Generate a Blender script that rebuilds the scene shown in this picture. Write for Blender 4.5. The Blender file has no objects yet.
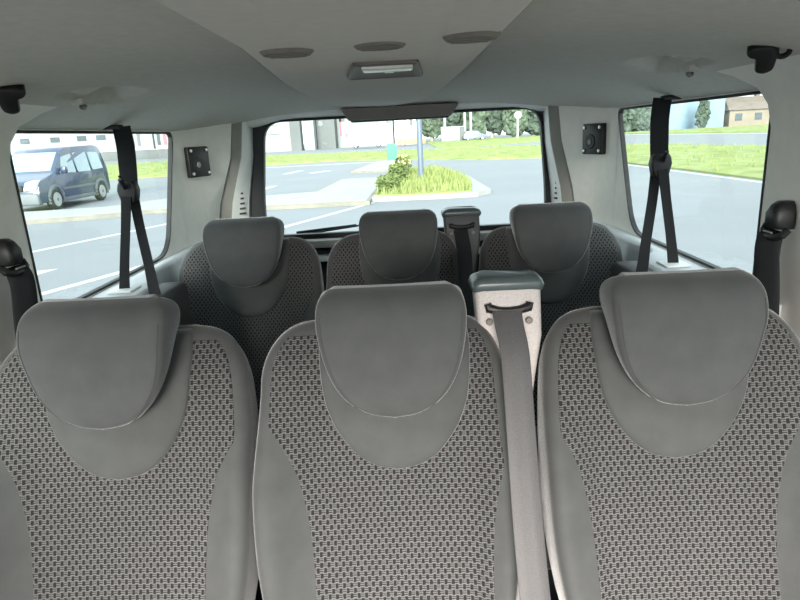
import bpy, bmesh, math, random
from mathutils import Vector, Matrix, noise
random.seed(7)
C = bpy.context.scene.collection
PI = math.pi
rad = math.radians

# ------------------------------------------------------------------ materials
def new_mat(name):
    m = bpy.data.materials.new(name); m.use_nodes = True
    nt = m.node_tree
    return m, nt, nt.nodes['Principled BSDF']

def node(nt, typ, **kw):
    n = nt.nodes.new(typ)
    for k, v in kw.items():
        setattr(n, k, v)
    return n

def math_n(nt, op, a, b=None, c=None):
    n = nt.nodes.new('ShaderNodeMath'); n.operation = op
    for i, v in enumerate((a, b, c)):
        if v is None: continue
        if isinstance(v, (int, float)): n.inputs[i].default_value = v
        else: nt.links.new(v, n.inputs[i])
    return n.outputs[0]

def plain(name, col, rough=.6, var=.12, scale=40, bump=.0, bscale=300, metal=0., sheen=0., coat=0., spec=.5, stretch=(1, 1, 1)):
    m, nt, p = new_mat(name)
    tc = node(nt, 'ShaderNodeTexCoord')
    mp = node(nt, 'ShaderNodeMapping'); mp.inputs['Scale'].default_value = stretch
    nt.links.new(tc.outputs['Object'], mp.inputs['Vector'])
    nz = node(nt, 'ShaderNodeTexNoise'); nz.inputs['Scale'].default_value = scale; nz.inputs['Detail'].default_value = 4
    nt.links.new(mp.outputs[0], nz.inputs['Vector'])
    rp = node(nt, 'ShaderNodeValToRGB')
    rp.color_ramp.elements[0].position = .3; rp.color_ramp.elements[1].position = .7
    rp.color_ramp.elements[0].color = tuple(c * (1 - var) for c in col) + (1,)
    rp.color_ramp.elements[1].color = tuple(min(1, c * (1 + var)) for c in col) + (1,)
    nt.links.new(nz.outputs['Fac'], rp.inputs['Fac'])
    nt.links.new(rp.outputs['Color'], p.inputs['Base Color'])
    p.inputs['Roughness'].default_value = rough
    p.inputs['Metallic'].default_value = metal
    p.inputs['Specular IOR Level'].default_value = spec
    p.inputs['Sheen Weight'].default_value = sheen
    p.inputs['Sheen Roughness'].default_value = .32
    p.inputs['Coat Weight'].default_value = coat
    if bump:
        n2 = node(nt, 'ShaderNodeTexNoise'); n2.inputs['Scale'].default_value = bscale; n2.inputs['Detail'].default_value = 3
        nt.links.new(mp.outputs[0], n2.inputs['Vector'])
        b = node(nt, 'ShaderNodeBump'); b.inputs['Strength'].default_value = bump; b.inputs['Distance'].default_value = .002
        nt.links.new(n2.outputs['Fac'], b.inputs['Height']); nt.links.new(b.outputs[0], p.inputs['Normal'])
    return m

def weave(name):
    """woven seat cloth: pale ground, dark T-shaped stitches in staggered rows (UV in metres)"""
    m, nt, p = new_mat(name)
    uv = node(nt, 'ShaderNodeTexCoord')
    sp = node(nt, 'ShaderNodeSeparateXYZ'); nt.links.new(uv.outputs['UV'], sp.inputs[0])
    jit = node(nt, 'ShaderNodeTexNoise'); jit.inputs['Scale'].default_value = 260
    nt.links.new(uv.outputs['UV'], jit.inputs['Vector'])
    j = math_n(nt, 'MULTIPLY', math_n(nt, 'SUBTRACT', jit.outputs['Fac'], .5), .22)
    v = math_n(nt, 'DIVIDE', sp.outputs[1], .0086)
    row = math_n(nt, 'FLOOR', v); fy = math_n(nt, 'FRACT', v)
    u = math_n(nt, 'DIVIDE', sp.outputs[0], .0120)
    u = math_n(nt, 'ADD', u, math_n(nt, 'MULTIPLY', math_n(nt, 'FLOORED_MODULO', row, 2.0), .5))
    fx = math_n(nt, 'FRACT', math_n(nt, 'ADD', u, 50.0))
    fx = math_n(nt, 'ADD', fx, j); fy = math_n(nt, 'ADD', fy, j)
    def band(x, a, b):
        return math_n(nt, 'MULTIPLY', math_n(nt, 'SMOOTH_MIN', math_n(nt, 'GREATER_THAN', x, a), 1.0, .01), math_n(nt, 'LESS_THAN', x, b))
    def rect(x0, x1, y0, y1): return math_n(nt, 'MULTIPLY', band(fx, x0, x1), band(fy, y0, y1))
    d = math_n(nt, 'MAXIMUM', rect(.06, .45, .02, .98), math_n(nt, 'MULTIPLY', rect(.40, 1.02, .26, .44), .95))
    d = math_n(nt, 'MAXIMUM', d, math_n(nt, 'MULTIPLY', rect(.40, 1.02, .64, .82), .85))
    fib = node(nt, 'ShaderNodeTexNoise'); fib.inputs['Scale'].default_value = 900; fib.inputs['Detail'].default_value = 2
    nt.links.new(uv.outputs['UV'], fib.inputs['Vector'])
    rp = node(nt, 'ShaderNodeMix'); rp.data_type = 'RGBA'
    rp.inputs[6].default_value = (.148, .143, .141, 1); rp.inputs[7].default_value = (.022, .0215, .0225, 1)
    nt.links.new(d, rp.inputs[0])
    mul = node(nt, 'ShaderNodeMix'); mul.data_type = 'RGBA'; mul.blend_type = 'MULTIPLY'; mul.inputs[0].default_value = .55
    nt.links.new(rp.outputs[2], mul.inputs[6]); nt.links.new(fib.outputs['Color'], mul.inputs[7])
    hs = node(nt, 'ShaderNodeHueSaturation'); hs.inputs['Saturation'].default_value = .35; hs.inputs['Value'].default_value = 1.15
    nt.links.new(mul.outputs[2], hs.inputs['Color'])
    nt.links.new(hs.outputs[0], p.inputs['Base Color'])
    p.inputs['Roughness'].default_value = .95; p.inputs['Specular IOR Level'].default_value = .15
    p.inputs['Sheen Weight'].default_value = .12
    b = node(nt, 'ShaderNodeBump'); b.inputs['Strength'].default_value = .5; b.inputs['Distance'].default_value = .001; b.invert = True
    nt.links.new(d, b.inputs['Height']); nt.links.new(b.outputs[0], p.inputs['Normal'])
    return m

def glass_mat(name, tint, refl=1.0):
    m, nt, p = new_mat(name)
    nt.nodes.remove(p)
    out = nt.nodes['Material Output']
    tr = node(nt, 'ShaderNodeBsdfTransparent'); tr.inputs[0].default_value = tint + (1,)
    gl = node(nt, 'ShaderNodeBsdfGlossy'); gl.inputs['Roughness'].default_value = .02
    fr = node(nt, 'ShaderNodeFresnel'); fr.inputs[0].default_value = 1.3
    mx = node(nt, 'ShaderNodeMixShader')
    nt.links.new(math_n(nt, 'MULTIPLY', fr.outputs[0], refl), mx.inputs[0])
    nt.links.new(tr.outputs[0], mx.inputs[1]); nt.links.new(gl.outputs[0], mx.inputs[2])
    nt.links.new(mx.outputs[0], out.inputs['Surface'])
    return m

M = {}
M['velour'] = plain('grey_velour', (.076, .079, .0785), .95, .08, 25, .25, 900, sheen=.75, spec=.15)
M['cloth'] = weave('woven_seat_cloth')
M['seam'] = plain('seam_thread', (.06, .063, .063), .9, .1)
M['headliner'] = plain('headliner_felt', (.56, .55, .505), .95, .05, 60, .2, 700, spec=.1)
M['pod'] = plain('console_plastic', (.60, .575, .525), .8, .03, 60, .08, 900, spec=.25)
M['cream'] = plain('cream_trim_plastic', (.82, .79, .73), .6, .03, 30, .08, 900, spec=.35)
M['light_trim'] = plain('pale_trim_plastic', (.78, .79, .77), .5, .03, 30, spec=.4)
M['strip'] = plain('grey_trim_strip', (.30, .29, .265), .8, .05, 30)
M['black'] = plain('black_plastic', (.010, .010, .011), .45, .1, 60, spec=.4)
M['dark'] = plain('dark_grey_plastic', (.022, .025, .028), .55, .1, 60, .1, 500, spec=.35)
M['rubber'] = plain('black_rubber', (.006, .007, .008), .6, .1, 60)
M['web_black'] = plain('black_webbing', (.014, .015, .017), .75, .25, 500, .4, 900, stretch=(1, .15, 1), spec=.3)
M['web_grey'] = plain('grey_webbing', (.075, .072, .073), .55, .15, 500, .3, 900, stretch=(1, .15, 1), spec=.5)
M['tower'] = plain('speckled_beige_plastic', (.46, .43, .415), .5, .16, 420, .3, 500)
M['tower_shaded'] = plain('speckled_shaded_plastic', (.055, .06, .063), .5, .16, 420, .3, 500)  # same plastic as the beige tower, back-row shade put into its colour
M['tower_cap'] = plain('teal_grey_plastic', (.07, .092, .096), .35, .08, 60, spec=.6)
M['ledge'] = plain('ledge_plastic', (.62, .66, .68), .42, .05, 40, .06, 700, spec=.5)
M['ledge_dark'] = plain('brown_grey_plastic', (.035, .034, .034), .6, .08, 40)
M['steel'] = plain('screw_steel', (.55, .55, .54), .35, .05, 60, metal=.9)
M['chmsl'] = plain('brown_grey_housing', (.21, .185, .17), .6, .05, 40)
M['vent'] = plain('vent_grey', (.20, .185, .165), .8, .1, 90)
M['lens'] = plain('lamp_lens', (.78, .79, .77), .25, .02, 60, spec=.6)
M['lampframe'] = plain('lamp_bezel', (.15, .135, .12), .55, .05, 60)
M['carpet'] = plain('dark_carpet', (.02, .02, .021), .95, .3, 200, .4, 500)
M['glass'] = glass_mat('window_glass', (.92, .965, .955), .10)
M['glass_rear'] = glass_mat('rear_window_glass', (.88, .93, .92), .10)
# outside
def asphalt_mat():
    m, nt, p = new_mat('asphalt')
    tc = node(nt, 'ShaderNodeTexCoord')
    a = node(nt, 'ShaderNodeTexNoise'); a.inputs['Scale'].default_value = .35; a.inputs['Detail'].default_value = 5
    b = node(nt, 'ShaderNodeTexNoise'); b.inputs['Scale'].default_value = 30; b.inputs['Detail'].default_value = 3
    for n in (a, b): nt.links.new(tc.outputs['Object'], n.inputs['Vector'])
    s = math_n(nt, 'ADD', math_n(nt, 'MULTIPLY', a.outputs['Fac'], .7), math_n(nt, 'MULTIPLY', b.outputs['Fac'], .3))
    r = node(nt, 'ShaderNodeValToRGB')
    r.color_ramp.elements[0].position = .3; r.color_ramp.elements[0].color = (.152, .166, .178, 1)
    r.color_ramp.elements[1].position = .7; r.color_ramp.elements[1].color = (.184, .198, .210, 1)
    nt.links.new(s, r.inputs[0]); nt.links.new(r.outputs[0], p.inputs['Base Color'])
    p.inputs['Roughness'].default_value = .8
    return m
M['asphalt'] = asphalt_mat()
M['paint'] = plain('road_paint', (.44, .46, .46), .6, .08, 6)
M['paving'] = plain('pale_paving', (.27, .28, .265), .85, .07, 2)
M['kerb'] = plain('kerb_stone', (.19, .18, .15), .9, .15, 3)
M['grass'] = plain('verge_grass', (.215, .255, .095), .95, .22, 1.1, spec=.1)
M['blade'] = plain('grass_blades', (.205, .25, .085), .9, .3, 3, spec=.1)
M['leaf'] = plain('olive_leaves', (.105, .145, .04), .8, .4, 6)
M['blossom'] = plain('yellow_blossom', (.75, .68, .25), .8, .1, 6)
M['crown'] = plain('dark_crown', (.07, .095, .075), .95, .45, 1.2, 1, 2, spec=.1)
M['crown2'] = plain('mid_crown', (.095, .125, .09), .95, .45, 1.2, 1, 2, spec=.1)
M['bark'] = plain('pale_bark', (.28, .27, .24), .9, .2, 4)
M['white_wall'] = plain('white_render', (.235, .26, .258), .85, .04, .4)
M['grey_wall'] = plain('grey_render', (.11, .12, .12), .85, .08, .4)
M['blue_wall'] = plain('pale_blue_cladding', (.15, .225, .285), .6, .04, .4)
M['beige_wall'] = plain('beige_render', (.20, .17, .13), .9, .08, .6)
M['roof_tile'] = plain('brown_roof_tiles', (.14, .115, .095), .9, .15, 2)
M['win_dark'] = plain('dark_window', (.06, .075, .085), .2, .1, 2, spec=.6)
M['red'] = plain('red_paint', (.42, .10, .13), .6, .1, 2)
M['orange'] = plain('orange_paint', (.45, .20, .10), .6, .1, 2)
M['blue_paint'] = plain('dark_blue_car_paint', (.018, .034, .080), .25, .05, 3, coat=.6)
M['white_paint'] = plain('white_car_paint', (.50, .52, .53), .3, .03, 3, coat=.5)
M['car_grey'] = plain('grey_bumper_plastic', (.11, .125, .145), .6, .08, 5)
M['car_glass'] = plain('car_window', (.20, .30, .34), .06, .05, 2, spec=.9, coat=.6)
M['headlamp'] = plain('headlamp_lens', (.66, .72, .74), .15, .04, 8, spec=.8)
M['tyre'] = plain('tyre_rubber', (.018, .018, .02), .85, .1, 9)
M['rim'] = plain('wheel_rim', (.40, .41, .42), .35, .05, 9, metal=.5)
M['pole'] = plain('blue_grey_post', (.10, .13, .18), .45, .06, 2)
M['pale_pole'] = plain('pale_post', (.30, .32, .32), .5, .05, 2)
M['teal'] = plain('teal_sign_face', (.004, .15, .095), .4, .05, 4)

# ------------------------------------------------------------------ object helpers
def mesh_obj(name, bm, mat, parent=None, smooth=True, loc=None, sharp=35):
    bmesh.ops.recalc_face_normals(bm, faces=bm.faces)
    me = bpy.data.meshes.new(name); bm.to_mesh(me); bm.free()
    if smooth:
        for p in me.polygons: p.use_smooth = True
        me.set_sharp_from_angle(angle=rad(sharp))
    me.materials.append(mat)
    o = bpy.data.objects.new(name, me); C.objects.link(o)
    if parent: o.parent = parent
    if loc: o.location = loc
    return o

def thing(name, label, cat, loc=(0, 0, 0), rz=0, group=None):
    o = bpy.data.objects.new(name, None); C.objects.link(o)
    o.empty_display_size = .05
    o.location = loc; o.rotation_euler = (0, 0, rz)
    return tag(o, label, cat, group)

def tag(o, label, cat, group=None):
    o['label'] = label; o['category'] = cat
    if group: o['group'] = group
    return o

def struct(o):
    o['kind'] = 'structure'; return o

def copy_tree(o, parent=None):
    c = o.copy(); C.objects.link(c)
    if parent: c.parent = parent
    for ch in list(o.children): copy_tree(ch, c)
    return c

def box(bm, lo, hi, bev=0, seg=2):
    r = bmesh.ops.create_cube(bm, size=1)
    vs = r['verts']
    for v in vs:
        v.co = Vector([lo[i] + (v.co[i] + .5) * (hi[i] - lo[i]) for i in range(3)])
    if bev:
        es = list({e for v in vs for e in v.link_edges})
        bmesh.ops.bevel(bm, geom=es, offset=bev, segments=seg, affect='EDGES', profile=.5)
    return bm

def boxo(name, lo, hi, mat, parent=None, bev=.004, seg=2):
    return mesh_obj(name, box(bmesh.new(), lo, hi, bev, seg), mat, parent)

def tube(bm, pts, r, seg=8, cap=True, closed=False):
    pts = [Vector(p) for p in pts]; n = len(pts); rings = []
    up = Vector((0, 0, 1))
    for i, p in enumerate(pts):
        a = pts[(i - 1) % n] if (closed or i) else p
        b = pts[(i + 1) % n] if (closed or i < n - 1) else p
        t = (b - a).normalized()
        s = t.cross(up)
        if s.length < 1e-3: s = t.cross(Vector((1, 0, 0)))
        s.normalize(); w = s.cross(t)
        rr = r[i] if isinstance(r, (list, tuple)) else r
        rings.append([bm.verts.new(p + (s * math.cos(2 * PI * k / seg) + w * math.sin(2 * PI * k / seg)) * rr) for k in range(seg)])
    m = n if closed else n - 1
    for i in range(m):
        A, B = rings[i], rings[(i + 1) % n]
        for k in range(seg): bm.faces.new((A[k], A[(k + 1) % seg], B[(k + 1) % seg], B[k]))
    if cap and not closed:
        bm.faces.new(rings[0]); bm.faces.new(rings[-1])
    return bm

def cyl(bm, c, axis, r, h, seg=24, bev=0):
    """cylinder centred at c along axis with a small rounded edge"""
    ax = Vector(axis).normalized()
    q = Vector((0, 0, 1)).rotation_difference(ax)
    prof = [(0, -h / 2), (r - bev, -h / 2), (r, -h / 2 + bev), (r, h / 2 - bev), (r - bev, h / 2), (0, h / 2)]
    rings = []
    for rr, z in prof:
        if rr <= 0: rings.append([bm.verts.new(Vector(c) + q @ Vector((0, 0, z)))])
        else: rings.append([bm.verts.new(Vector(c) + q @ Vector((rr * math.cos(2 * PI * k / seg), rr * math.sin(2 * PI * k / seg), z))) for k in range(seg)])
    for A, B in zip(rings, rings[1:]):
        for k in range(seg):
            k2 = (k + 1) % seg
            if len(A) == 1: bm.faces.new((A[0], B[k], B[k2]))
            elif len(B) == 1: bm.faces.new((A[k], A[k2], B[0]))
            else: bm.faces.new((A[k], A[k2], B[k2], B[k]))
    return bm

def loft(bm, loops, closed=True, cap=True):
    R = [[bm.verts.new(p) for p in L] for L in loops]
    n = len(R[0])
    for A, B in zip(R, R[1:]):
        for k in range(n if closed else n - 1):
            bm.faces.new((A[k], A[(k + 1) % n], B[(k + 1) % n], B[k]))
    if cap and closed:
        bm.faces.new(R[0]); bm.faces.new(R[-1])
    return bm

def round_poly(pts, r, seg=6):
    """round the corners of a 2D polygon; r may be one radius or one per corner"""
    out = []; n = len(pts)
    for i in range(n):
        p = Vector(pts[i]); a = Vector(pts[i - 1]) - p; b = Vector(pts[(i + 1) % n]) - p
        rr = r[i] if isinstance(r, (list, tuple)) else r
        d = min(rr, a.length * .48, b.length * .48)
        s = p + a.normalized() * d; e = p + b.normalized() * d
        for k in range(seg + 1):
            t = k / seg
            out.append(tuple((1 - t) ** 2 * s + 2 * t * (1 - t) * p + t * t * e))
    return out

def plate(name, outline, holes, depth, mat, parent=None, mtx=None, bevel=0):
    """flat panel with holes: a filled 2D outline given a real thickness; local x,y -> mtx"""
    cu = bpy.data.curves.new(name, 'CURVE'); cu.dimensions = '2D'; cu.fill_mode = 'BOTH'
    cu.extrude = depth / 2; cu.bevel_depth = bevel; cu.bevel_resolution = 1
    for L in [outline] + holes:
        s = cu.splines.new('POLY'); s.points.add(len(L) - 1); s.use_cyclic_u = True
        for pt, q in zip(s.points, L): pt.co = (q[0], q[1], 0, 1)
    tmp = bpy.data.objects.new('tmp', cu); C.objects.link(tmp)
    dg = bpy.context.evaluated_depsgraph_get()
    me = bpy.data.meshes.new_from_object(tmp.evaluated_get(dg))
    bpy.data.objects.remove(tmp); bpy.data.curves.remove(cu)
    me.name = name
    if mtx: me.transform(mtx)
    me.materials.clear(); me.materials.append(mat)
    o = bpy.data.objects.new(name, me); C.objects.link(o)
    if parent: o.parent = parent
    return o

def frame_ring(name, outline, w, depth, mat, parent, mtx):
    """ring following an outline, w wide inwards"""
    c = Vector((sum(p[0] for p in outline) / len(outline), sum(p[1] for p in outline) / len(outline)))
    inner = []
    n = len(outline)
    for i in range(n):
        a = Vector(outline[i - 1]); b = Vector(outline[(i + 1) % n]); p = Vector(outline[i])
        t = (b - a)
        if t.length < 1e-6: t = Vector((1, 0))
        t.normalize(); nn = Vector((-t.y, t.x))
        if nn.dot(c - p) < 0: nn = -nn
        inner.append(tuple(p + nn * w))
    return plate(name, outline, [inner], depth, mat, parent, mtx)

def smooth(a, b, x):
    t = max(0, min(1, (x - a) / (b - a))); return t * t * (3 - 2 * t)

def interp(tab, x):
    if x <= tab[0][0]: return tab[0][1]
    for (a, va), (b, vb) in zip(tab, tab[1:]):
        if x <= b:
            t = (x - a) / (b - a); return va + (vb - va) * t
    return tab[-1][1]

def sinterp(tab, x):
    """Catmull-Rom style smooth interpolation of a table"""
    if x <= tab[0][0]: return tab[0][1]
    if x >= tab[-1][0]: return tab[-1][1]
    for i in range(len(tab) - 1):
        if x <= tab[i + 1][0]:
            x0, y0 = tab[i]; x1, y1 = tab[i + 1]
            def sl(j):
                if j <= 0: return (tab[1][1] - tab[0][1]) / (tab[1][0] - tab[0][0])
                if j >= len(tab) - 1: return (tab[-1][1] - tab[-2][1]) / (tab[-1][0] - tab[-2][0])
                return (tab[j + 1][1] - tab[j - 1][1]) / (tab[j + 1][0] - tab[j - 1][0])
            h = x1 - x0; t = (x - x0) / h; m0, m1 = sl(i) * h, sl(i + 1) * h
            return (2*t**3-3*t*t+1)*y0 + (t**3-2*t*t+t)*m0 + (-2*t**3+3*t*t)*y1 + (t**3-t*t)*m1

def spans(n, k=1.6):
    """-1..1 with samples crowded to both ends"""
    return [math.copysign(1 - (1 - abs(2 * i / n - 1)) ** k, 2 * i / n - 1) for i in range(n + 1)]

def edge_dist(poly, u, v):
    best = 9
    for i in range(len(poly)):
        ax, ay = poly[i - 1]; bx, by = poly[i]
        dx, dy = bx - ax, by - ay; L = dx * dx + dy * dy
        t = 0 if L == 0 else max(0, min(1, ((u - ax) * dx + (v - ay) * dy) / L))
        d = math.hypot(u - ax - t * dx, v - ay - t * dy)
        if d < best: best = d
    return best

def drop(d, r):
    return 0 if d >= r else r - math.sqrt(max(0, r * r - (r - d) ** 2))

def pillow(bm, wl, wr, vs, nf, nb, r, rb, place, ncol=36, uvl=None):
    """cushion: outline u from -wl(v) to wr(v), front depth nf, back depth nb, rounded rims"""
    poly = [(wr(v), v) for v in vs] + [(-wl(v), v) for v in reversed(vs)]
    S = spans(ncol)
    def grid(fn, rr, sgn):
        G = []
        for v in vs:
            row = []
            for s in S:
                u = s * (wr(v) if s > 0 else wl(v))
                n = fn(u, v) - sgn * drop(edge_dist(poly, u, v), rr)
                row.append(bm.verts.new(place(u, v, n)))
            G.append(row)
        return G
    F = grid(nf, r, 1)
    B = grid(nb, rb, -1) if nb else None
    for G in ([F, B] if B else [F]):
        for i in range(len(vs) - 1):
            for j in range(ncol):
                bm.faces.new((G[i][j], G[i][j + 1], G[i + 1][j + 1], G[i + 1][j]))
    if B:
        def ring(G): return G[0] + [row[-1] for row in G[1:]] + G[-1][-2::-1] + [row[0] for row in G[-2:0:-1]]
        a, b = ring(F), ring(B)
        for k in range(len(a)):
            k2 = (k + 1) % len(a)
            bm.faces.new((a[k], a[k2], b[k2], b[k]))
    bmesh.ops.remove_doubles(bm, verts=bm.verts, dist=1e-5)
    return bm

# ------------------------------------------------------------------ seats
K = .36; LN = math.sqrt(1 + K * K)
ORG = Vector((0, .92, 1.30))
VA = Vector((0, K, 1)) / LN; NA = Vector((0, -1, K)) / LN
BASE = Vector((0, .95, .5))
def sp(u, v, n): return ORG + Vector((u, 0, 0)) + VA * v + NA * n - BASE

OUT = [(-.56, .20), (-.40, .205), (-.31, .226), (-.23, .238), (-.13, .243), (-.04, .240), (.04, .235), (.08, .231), (.115, .219), (.14, .200), (.153, .181), (.161, .158), (.165, .130)]
def v_rows(a, b, n, k=2.0):
    """rows from a to b crowded at b"""
    return [a + (b - a) * (1 - (1 - i / n) ** k) for i in range(n + 1)]

def make_seat(rscale, label, group, lscale=lambda v: 1.0):
    root = thing('passenger_seat', label, 'car seat', BASE, 0, group)
    wl = lambda v: sinterp(OUT, v) * lscale(v)
    wr = lambda v: sinterp(OUT, v) * rscale(v)
    rows = v_rows(-.56, .165, 54)
    poly = [(wr(v), v) for v in rows] + [(-wl(v), v) for v in reversed(rows)]
    def nf0(u, v):
        w = wr(v) if u > 0 else wl(v)
        b = smooth(.55, .98, abs(u) / w) * smooth(.04, -.14, v) * .040
        c = -.010 * (1 - min(1, abs(u) / .2) ** 2) * smooth(.05, -.1, v)
        top = -.018 * smooth(.06, .165, v)
        return b + c + top
    nb0 = lambda u, v: -.085 + .030 * smooth(.0, .16, v)
    R1 = .028
    def nfull(u, v): return nf0(u, v) - drop(edge_dist(poly, u, v), R1)
    bm = bmesh.new()
    pillow(bm, wl, wr, rows, nf0, nb0, R1, .02, sp, 44)
    mesh_obj('backrest', bm, M['velour'], root, sharp=60)
    # woven centre panel
    def iw(w, v):
        hi = w(v) - .022
        lo = sinterp([(-.56, .152), (-.40, .146), (-.30, .145), (-.20, .150), (-.14, .159), (-.09, .172), (-.05, .192), (-.02, .212), (.0, .226)], v)
        return min(hi, lo) if v < .0 else hi
    prow = v_rows(-.55, .136, 54)
    def patch(name, wl_, wr_, rows_, puff, mat, eps, ncol=40, base=nfull, rim=.012):
        bm = bmesh.new(); uvs = {}
        pl = [(wr_(v), v) for v in rows_] + [(-wl_(v), v) for v in reversed(rows_)]
        S = spans(ncol); G = []
        lay = bm.loops.layers.uv.new('UVMap')
        for v in rows_:
            row = []
            for s in S:
                u = s * (wr_(v) if s > 0 else wl_(v))
                d = edge_dist(pl, u, v)
                n = base(u, v) + eps + puff * math.sqrt(max(0, 1 - (1 - min(1, d / rim)) ** 2))
                q = bm.verts.new(sp(u, v, n)); uvs[q] = (u, v); row.append(q)
            G.append(row)
        for i in range(len(rows_) - 1):
            for j in range(ncol):
                f = bm.faces.new((G[i][j], G[i][j + 1], G[i + 1][j + 1], G[i + 1][j]))
                for l in f.loops: l[lay].uv = uvs[l.vert]
        # turn the rim down into the seat so that the panel has a thickness
        ring = G[0] + [r[-1] for r in G[1:]] + G[-1][-2::-1] + [r[0] for r in G[-2:0:-1]]
        low = [bm.verts.new(q.co - NA * .006) for q in ring]
        for k in range(len(ring)):
            k2 = (k + 1) % len(ring)
            f = bm.faces.new((ring[k], ring[k2], low[k2], low[k]))
            for l in f.loops:
                l[lay].uv = uvs.get(l.vert, (0, 0)) if l.vert in uvs else uvs[ring[low.index(l.vert)]]
        bmesh.ops.remove_doubles(bm, verts=bm.verts, dist=1e-6)
        return mesh_obj(name, bm, mat, root, sharp=70)
    p = patch('fabric_panel', lambda v: iw(wl, v), lambda v: iw(wr, v), prow, .003, M['cloth'], .0004)
    p['label'] = 'woven grey patterned cloth panel'
    # smooth collar below the head restraint
    CW = [(-.094, .0), (-.090, .028), (-.082, .048), (-.068, .068), (-.045, .088), (-.02, .104), (.02, .119), (.07, .126), (.12, .128), (.158, .122)]
    cr = [-.094 + .252 * (i / 34) ** 1.7 for i in range(35)]
    cwr = lambda v: min(sinterp(CW, v), wr(v) - .012)
    cwl = lambda v: min(sinterp(CW, v), wl(v) - .012)
    def cbase(u, v):
        return nf0(u, v) - drop(min(edge_dist(poly, u, v), 9), R1) + .0026
    patch('collar', cwl, cwr, cr, .011, M['velour'], .001, 36, cbase, .024)['label'] = 'smooth rounded collar under the headrest'
    # head restraint : D-shaped face hanging over the top of the backrest, rolled top
    Z0, Z1 = 1.313, 1.528
    HW = [(a, b * 1.045) for a, b in [(1.313, .0), (1.3165, .026), (1.323, .044), (1.335, .062), (1.355, .080), (1.38, .094), (1.41, .104), (1.45, .111), (1.48, .1135), (1.50, .1125), (1.513, .108), (1.523, .098), (1.528, .086)]]
    FY = [(1.313, -.052), (1.36, -.058), (1.42, -.055), (1.455, -.054), (1.48, -.047), (1.50, -.036), (1.515, -.022), (1.523, -.008), (1.528, .006)]
    BY = [(1.313, -.030), (1.36, -.018), (1.40, -.004), (1.43, .010), (1.455, .026), (1.470, .042), (1.485, .050), (1.50, .049), (1.512, .042), (1.521, .030), (1.528, .014)]
    hr = [Z0 + (Z1 - Z0) * (.5 - .5 * math.cos(PI * i / 40)) for i in range(41)]
    hp = lambda u, z, n: Vector((u, .92 - n, 1.313 + (z - 1.313) * .955)) - BASE
    hw = lambda z: sinterp(HW, z)
    crown = lambda u, z: .010 * (u / .113) ** 2
    bm = bmesh.new()
    hf = lambda u, z: -sinterp(FY, z) - crown(u, z)
    pillow(bm, hw, hw, hr, hf, lambda u, z: -sinterp(BY, z), .011, .012, hp, 34)
    h = mesh_obj('headrest', bm, M['velour'], root, sharp=75)
    # stitched seam just inside the rim of the face
    hpoly = [(hw(z), z) for z in hr] + [(-hw(z), z) for z in reversed(hr)]
    pts = []
    for i in range(25):
        z = 1.490 - (1.490 - 1.3215) * math.sin(i / 24 * PI / 2)
        pts.append((max(0, hw(z) - .0085 * (1 if z > 1.345 else (z - 1.3205) / .0245)), z))
    path = [(u, z) for u, z in pts] + [(-u, z) for u, z in reversed(pts[:-1])]
    bm = bmesh.new()
    tube(bm, [hp(u, z, hf(u, z) - drop(edge_dist(hpoly, u, z), .011) + .0002) for u, z in path], .0011, 6)
    mesh_obj('seam', bm, M['seam'], h)
    # posts that carry it, cushion and frame
    for s in (-1, 1):
        bm = bmesh.new(); tube(bm, [Vector((s * .05, .92 + .02, 1.48)) - BASE, sp(s * .05, .06, -.045)], .006, 10)
        mesh_obj('headrest_post', bm, M['steel'], root)
    bm = bmesh.new()
    box(bm, (-.215, -.66, .22), (.215 * rscale(-.3), -.15, .36), .04, 4)
    mesh_obj('cushion', bm, M['velour'], root, sharp=60)
    bm = bmesh.new()
    box(bm, (-.19, -.58, .0), (.17, -.12, .23), .02, 2)
    mesh_obj('seat_base', bm, M['dark'], root)
    return root

side_s = lambda v: 1.0
mid_s = lambda v: .80
XM = .005; XS = .462; XL = .474; ROW = .90
inner_s = lambda v: .935
seatA = make_seat(inner_s, 'grey cloth seat at left of the front row, beside the window pillar', 'car seats')
seatC = make_seat(side_s, 'grey cloth seat at right of the front row, beside the beige belt tower', 'car seats', lambda v: .90)
seatC.location.x = XM + XS
seatB = make_seat(mid_s, 'middle seat of the front row with a seat belt over its edge', 'car seats')
seatA.location.x = XM - XL
seatB.location.x = XM
for src, x, dy, lab in ((seatA, XM - XL, ROW, 'dark seat at left of the back row, below the rear window corner'),
                        (seatB, XM, ROW, 'middle seat of the back row, beside the shade-darkened belt tower'),
                        (seatC, XM + XS, ROW, 'dark seat at right of the back row, right of the shade-darkened belt tower')):
    c = copy_tree(src); c.location = (x, BASE.y + dy, BASE.z + .008); c['label'] = lab

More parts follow.
